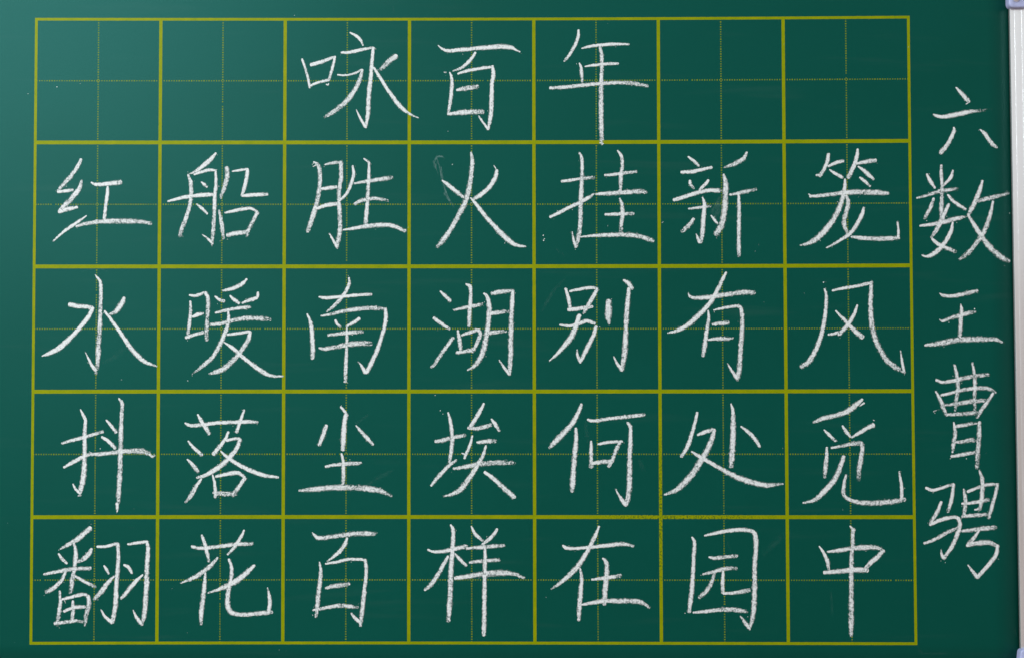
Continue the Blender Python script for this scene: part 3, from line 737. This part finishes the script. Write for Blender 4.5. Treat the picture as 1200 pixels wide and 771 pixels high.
# --- corner caps: L-shaped, rounded ends, one screw on each leg
def corner_cap(sx, sz, xi, zi):
    """xi, zi: inner corner of the frame; legs run on from it along both rails"""
    wi, wo, leg, r = 0.0030, 0.0150, 0.0404 if sz > 0 else 0.0171, 0.0045
    pts = []
    def arc(cx, cz, a0, a1, rad):
        for k in range(6):
            a = math.radians(a0 + (a1 - a0) * k / 5); pts.append((cx + rad * math.cos(a), cz + rad * math.sin(a)))
    # local frame: u outwards along x, v outwards along z, origin at the inner corner of the frame
    arc(wo - 0.006, wo - 0.006, 0, 90, 0.006)
    arc(-leg + r, wo - r, 90, 180, r)
    arc(-leg + r, -wi + r, 180, 270, r)
    pts.append((-wi - 0.001, -wi)); pts.append((-wi, -wi - 0.001))
    arc(-wi + r, -leg + r * 0.8, 180, 270, r * 0.8)
    arc(wo - r, -leg + r, 270, 360, r)
    bm = bmesh.new()
    f = bm.faces.new([bm.verts.new((xi + sx * u, -0.0075, zi + sz * v)) for u, v in pts])
    ext = bmesh.ops.extrude_face_region(bm, geom=[f])
    top = [g for g in bm.edges if all(abs(v.co.y + 0.0075) < 1e-6 for v in g.verts)]
    for v in [g for g in ext['geom'] if isinstance(g, bmesh.types.BMVert)]: v.co.y = 0.018
    bmesh.ops.bevel(bm, geom=[e for e in bm.edges if all(abs(v.co.y + 0.0075) < 1e-6 for v in e.verts)], offset=0.0014, segments=3, affect='EDGES', profile=0.5)
    cap = bm_obj('corner_cap', bm, M_CAP, board, smooth=True)
    for (u, v) in ((0.0036, -0.0332 if sz > 0 else -0.0114), (-0.0332 if sz > 0 else -0.0114, 0.0036)):
        bm = bmesh.new(); c = Vector((xi + sx * u, -0.0076, zi + sz * v)); rings = []
        for rad, dy in ((0.0031, 0.0), (0.0030, -0.0007), (0.0022, -0.0015), (0.0012, -0.0018)):
            rings.append([bm.verts.new((c.x + rad * math.cos(a * math.pi / 10), c.y + dy, c.z + rad * math.sin(a * math.pi / 10))) for a in range(20)])
        for a in range(3):
            for k in range(20): bm.faces.new((rings[a][k], rings[a][(k + 1) % 20], rings[a + 1][(k + 1) % 20], rings[a + 1][k]))
        low = [bm.verts.new((v_.co.x, c.y - 0.0010, v_.co.z)) for v_ in rings[-1]]
        for k in range(20): bm.faces.new((rings[-1][k], rings[-1][(k + 1) % 20], low[(k + 1) % 20], low[k]))
        bm.faces.new(low)
        bm_obj('screw', bm, M_SCREW, cap, smooth=True)
for sx, sz, fx in ((1, 1, xr), (1, -1, xr), (-1, 1, xl), (-1, -1, xl)):
    zi = ZT if sz > 0 else ZB
    corner_cap(sx, sz, fx(zi), zi)

# ------------------------------------------------------------------ printed writing grid
def node(i, j):
    """i, j in half squares; GRID holds the measured print, in hundredths of a millimetre"""
    return Vector((GRID[j][i][0] * 1e-5, GRID[j][i][1] * 1e-5))
def cm_interp(pts, t):
    n = len(pts) - 1; t = max(0.0, min(n - 1e-9, t)); k = int(t); f = t - k
    p1, p2 = pts[k], pts[k + 1]
    p0 = pts[k - 1] if k else 2 * p1 - p2
    p3 = pts[k + 2] if k + 2 <= n else 2 * p2 - p1
    return 0.5 * ((2 * p1) + (p2 - p0) * f + (2 * p0 - 5 * p1 + 4 * p2 - p3) * f * f + (3 * p1 - p0 - 3 * p2 + p3) * f ** 3)

def ribbon_box(pts, w, y0, y1, jit=0.0, seed=0):
    """a thin raised bar along a polyline"""
    vs_, fs = [], []
    n = len(pts)
    for k, p in enumerate(pts):
        d = (pts[min(k + 1, n - 1)] - pts[max(k - 1, 0)]).normalized(); nr = Vector((-d.y, d.x))
        a = w / 2 + jit * noise.noise(Vector((k * 0.9, seed, 0))); b = w / 2 + jit * noise.noise(Vector((k * 0.9, seed, 9)))
        A, B = p + nr * a, p - nr * b
        vs_ += [(A.x, y1, A.y), (A.x, y0, A.y), (B.x, y0, B.y), (B.x, y1, B.y)]
    for k in range(n - 1):
        for e in range(4):
            fs.append((4 * k + e, 4 * k + (e + 1) % 4, 4 * k + 4 + (e + 1) % 4, 4 * k + 4 + e))
    fs += [(0, 1, 2, 3), (4 * n - 1, 4 * n - 2, 4 * n - 3, 4 * n - 4)]
    return vs_, fs
for j in range(0, 11, 2):
    pts = [node(i, j) for i in range(15)]
    line = [cm_interp(pts, t * 14 / 280) for t in range(281)]
    d0 = (line[1] - line[0]).normalized(); line[0] = line[0] - d0 * 0.0011; line[-1] = line[-1] + d0 * 0.0011
    w = 0.0022 if j in (0, 10) else 0.0030
    mesh_obj('grid_line', *ribbon_box(line, w, -0.00005, 0.0, 0.00012, j), M_PRINT, board)
for i in range(0, 15, 2):
    pts = [node(i, j) for j in range(11)]
    line = [cm_interp(pts, t * 10 / 200) for t in range(201)]
    w = 0.0022 if i in (0, 14) else 0.0026
    mesh_obj('grid_line', *ribbon_box(line, w, -0.00004, 0.0, 0.00012, i + 40), M_PRINT, board)

def dotted(pts, halves):
    """the dotted centre lines: short printed dashes about 2 mm apart, left out where a full line crosses"""
    vs_, fs = [], []
    per = 25; n = halves * per
    for k in range(n):
        t = (k + 0.5) / per
        if abs(t / 2 - round(t / 2)) * 2 < 0.014: continue
        if random.random() < 0.004: continue
        p = cm_interp(pts, t); q = cm_interp(pts, t + 0.01); d = (q - p).normalized(); nr = Vector((-d.y, d.x))
        a = 0.00038 * random.uniform(0.8, 1.15); b = 0.00050 * random.uniform(0.75, 1.15); o = len(vs_)
        for y in (0.0, -0.00003):
            for u, v in ((-a, -b), (a, -b), (a, b), (-a, b)):
                c = p + d * u + nr * v; vs_.append((c.x, y, c.y))
        fs += [(o, o + 3, o + 2, o + 1), (o + 4, o + 5, o + 6, o + 7)] + [(o + e, o + (e + 1) % 4, o + 4 + (e + 1) % 4, o + 4 + e) for e in range(4)]
    return vs_, fs
for j in range(1, 11, 2):
    g = mesh_obj('guide_line', *dotted([node(i, j) for i in range(15)], 14), M_PRINT, board); g['kind'] = 'stuff'
for i in range(1, 15, 2):
    g = mesh_obj('guide_line', *dotted([node(i, j) for j in range(11)], 10), M_PRINT, board); g['kind'] = 'stuff'

# ------------------------------------------------------------------ chalk
layer = 0
def ribbon(run, ybase, crown, seed, cap_len=0.28, rough=1.0):
    """vertices, faces and per-vertex (along, across, wear, end) of one run of chalk"""
    g = run[0] / 100
    raw = [(Vector((run[k], run[k + 1])) * 1e-4, run[k + 2] * 1e-4) for k in range(1, len(run), 3)]
    P3 = [Vector((p.x, p.y, w)) for p, w in raw]
    seg = [(P3[k + 1].xy - P3[k].xy).length for k in range(len(P3) - 1)]
    sm = []
    for k, L in enumerate(seg):
        m = max(2, int(L / 0.0007))
        for q in range(m): sm.append(cm_interp(P3, k + q / m))
    sm.append(P3[-1].copy())
    d0 = (sm[0].xy - sm[1].xy).normalized(); d1 = (sm[-1].xy - sm[-2].xy).normalized()
    pre, post = [], []
    for q in (0.97, 0.8, 0.5):
        s0 = sm[0].xy + d0 * sm[0].z * cap_len * q; pre.append(Vector((s0.x, s0.y, sm[0].z * math.sqrt(1 - q * q))))
        s1 = sm[-1].xy + d1 * sm[-1].z * cap_len * q; post.append(Vector((s1.x, s1.y, sm[-1].z * math.sqrt(1 - q * q))))
    sm = pre + sm + post[::-1]
    n = len(sm); total = 0; us = [0.0]
    for k in range(1, n):
        total += (sm[k].xy - sm[k - 1].xy).length; us.append(total)
    vs_, at, fs = [], [], []
    VV = (-1.0, -0.5, 0.0, 0.5, 1.0)
    for k, p in enumerate(sm):
        d = (sm[min(k + 1, n - 1)].xy - sm[max(k - 1, 0)].xy).normalized(); nr = Vector((-d.y, d.x))
        ja = 1.25 + 0.14 * rough * noise.noise(Vector((us[k] * 420, seed * 3.7, 0.5))) + 0.07 * rough * noise.noise(Vector((us[k] * 1500, seed, 4.5)))
        jb = 1.25 + 0.14 * rough * noise.noise(Vector((us[k] * 420, seed * 3.7, 7.5))) + 0.07 * rough * noise.noise(Vector((us[k] * 1500, seed, 9.5)))
        # the outlet of a stroke is drier than its start
        e = min(1.0, us[k] / 0.0015 + 0.75, (total - us[k]) / 0.007 + 0.05)
        wear = g * (0.75 + 0.5 * us[k] / max(total, 1e-5))
        for v in VV:
            hw = p.z / 2 * (ja if v > 0 else jb)
            c = p.xy + nr * v * hw
            vs_.append((c.x, ybase - crown * (1 - v * v), c.y))
            at.append((us[k] * 1000 + seed * 13.7, v, wear, max(0.0, e)))
    for k in range(n - 1):
        for q in range(4):
            a = 5 * k + q; fs.append((a, a + 1, a + 6, a + 5))
    return vs_, fs, at

def chalk_mesh(name, runs, mat, parent, crown=0.00010, **kw):
    global layer
    vs_, fs, at = [], [], []
    for r in runs:
        layer += 1
        v, f, a = ribbon(r, -0.00008 - 0.0000002 * layer, crown, layer, **kw)
        o = len(vs_); vs_ += v; at += a; fs += [tuple(q + o for q in t) for t in f]
    ob = mesh_obj(name, vs_, fs, mat, parent, smooth=True)
    me = ob.data
    u1 = me.uv_layers.new(name='along'); u2 = me.uv_layers.new(name='wear')
    a1, a2 = [], []
    for lp in me.loops:
        t = at[lp.vertex_index]; a1 += [t[0], t[1]]; a2 += [t[2], t[3]]
    u1.data.foreach_set('uv', a1); u2.data.foreach_set('uv', a2)
    return ob

for r in SMEARS:
    chalk_mesh('chalk_smear', [r], M_SMEAR, board, crown=0.0, cap_len=0.5, rough=1.6)
for label, strokes in CHARACTERS:
    ch = empty('chalk_character', board)
    ch['label'] = label
    for runs in strokes:
        chalk_mesh('stroke', runs, M_CHALK, ch)

# --- loose crumbs and dust caught beside the strokes
def crumb(vs_, fs, x, z, r):
    o = len(vs_); n = 5; a0 = random.random() * 6
    for k in range(n):
        q = r * random.uniform(0.6, 1.2); a = a0 + k * 2 * math.pi / n
        vs_.append((x + q * math.cos(a), -0.00016, z + q * math.sin(a)))
    vs_.append((x, -0.00022 - r * 0.4, z))
    for k in range(n): fs.append((o + k, o + (k + 1) % n, o + n))
vs_, fs = [], []
for x, z, w in SPECKS: crumb(vs_, fs, x * 1e-4, z * 1e-4, w * 1e-4 / 2)
for label, strokes in CHARACTERS:
    for runs in strokes:
        for r in runs:
            for k in range(1, len(r), 3):
                if random.random() < 0.30:
                    a = random.random() * 6.28; rad = (r[k + 2] * 0.5 + abs(random.gauss(0, 9))) * 1e-4
                    crumb(vs_, fs, r[k] * 1e-4 + rad * math.cos(a), r[k + 1] * 1e-4 + rad * math.sin(a) - 0.0004, random.uniform(0.00012, 0.00036))
for k in range(30):
    crumb(vs_, fs, random.uniform(-0.40, 0.425), random.uniform(-0.26, 0.26), random.uniform(0.00010, 0.00022))
dust = mesh_obj('chalk_dust', vs_, fs, M_DUST, board)
dust['kind'] = 'stuff'
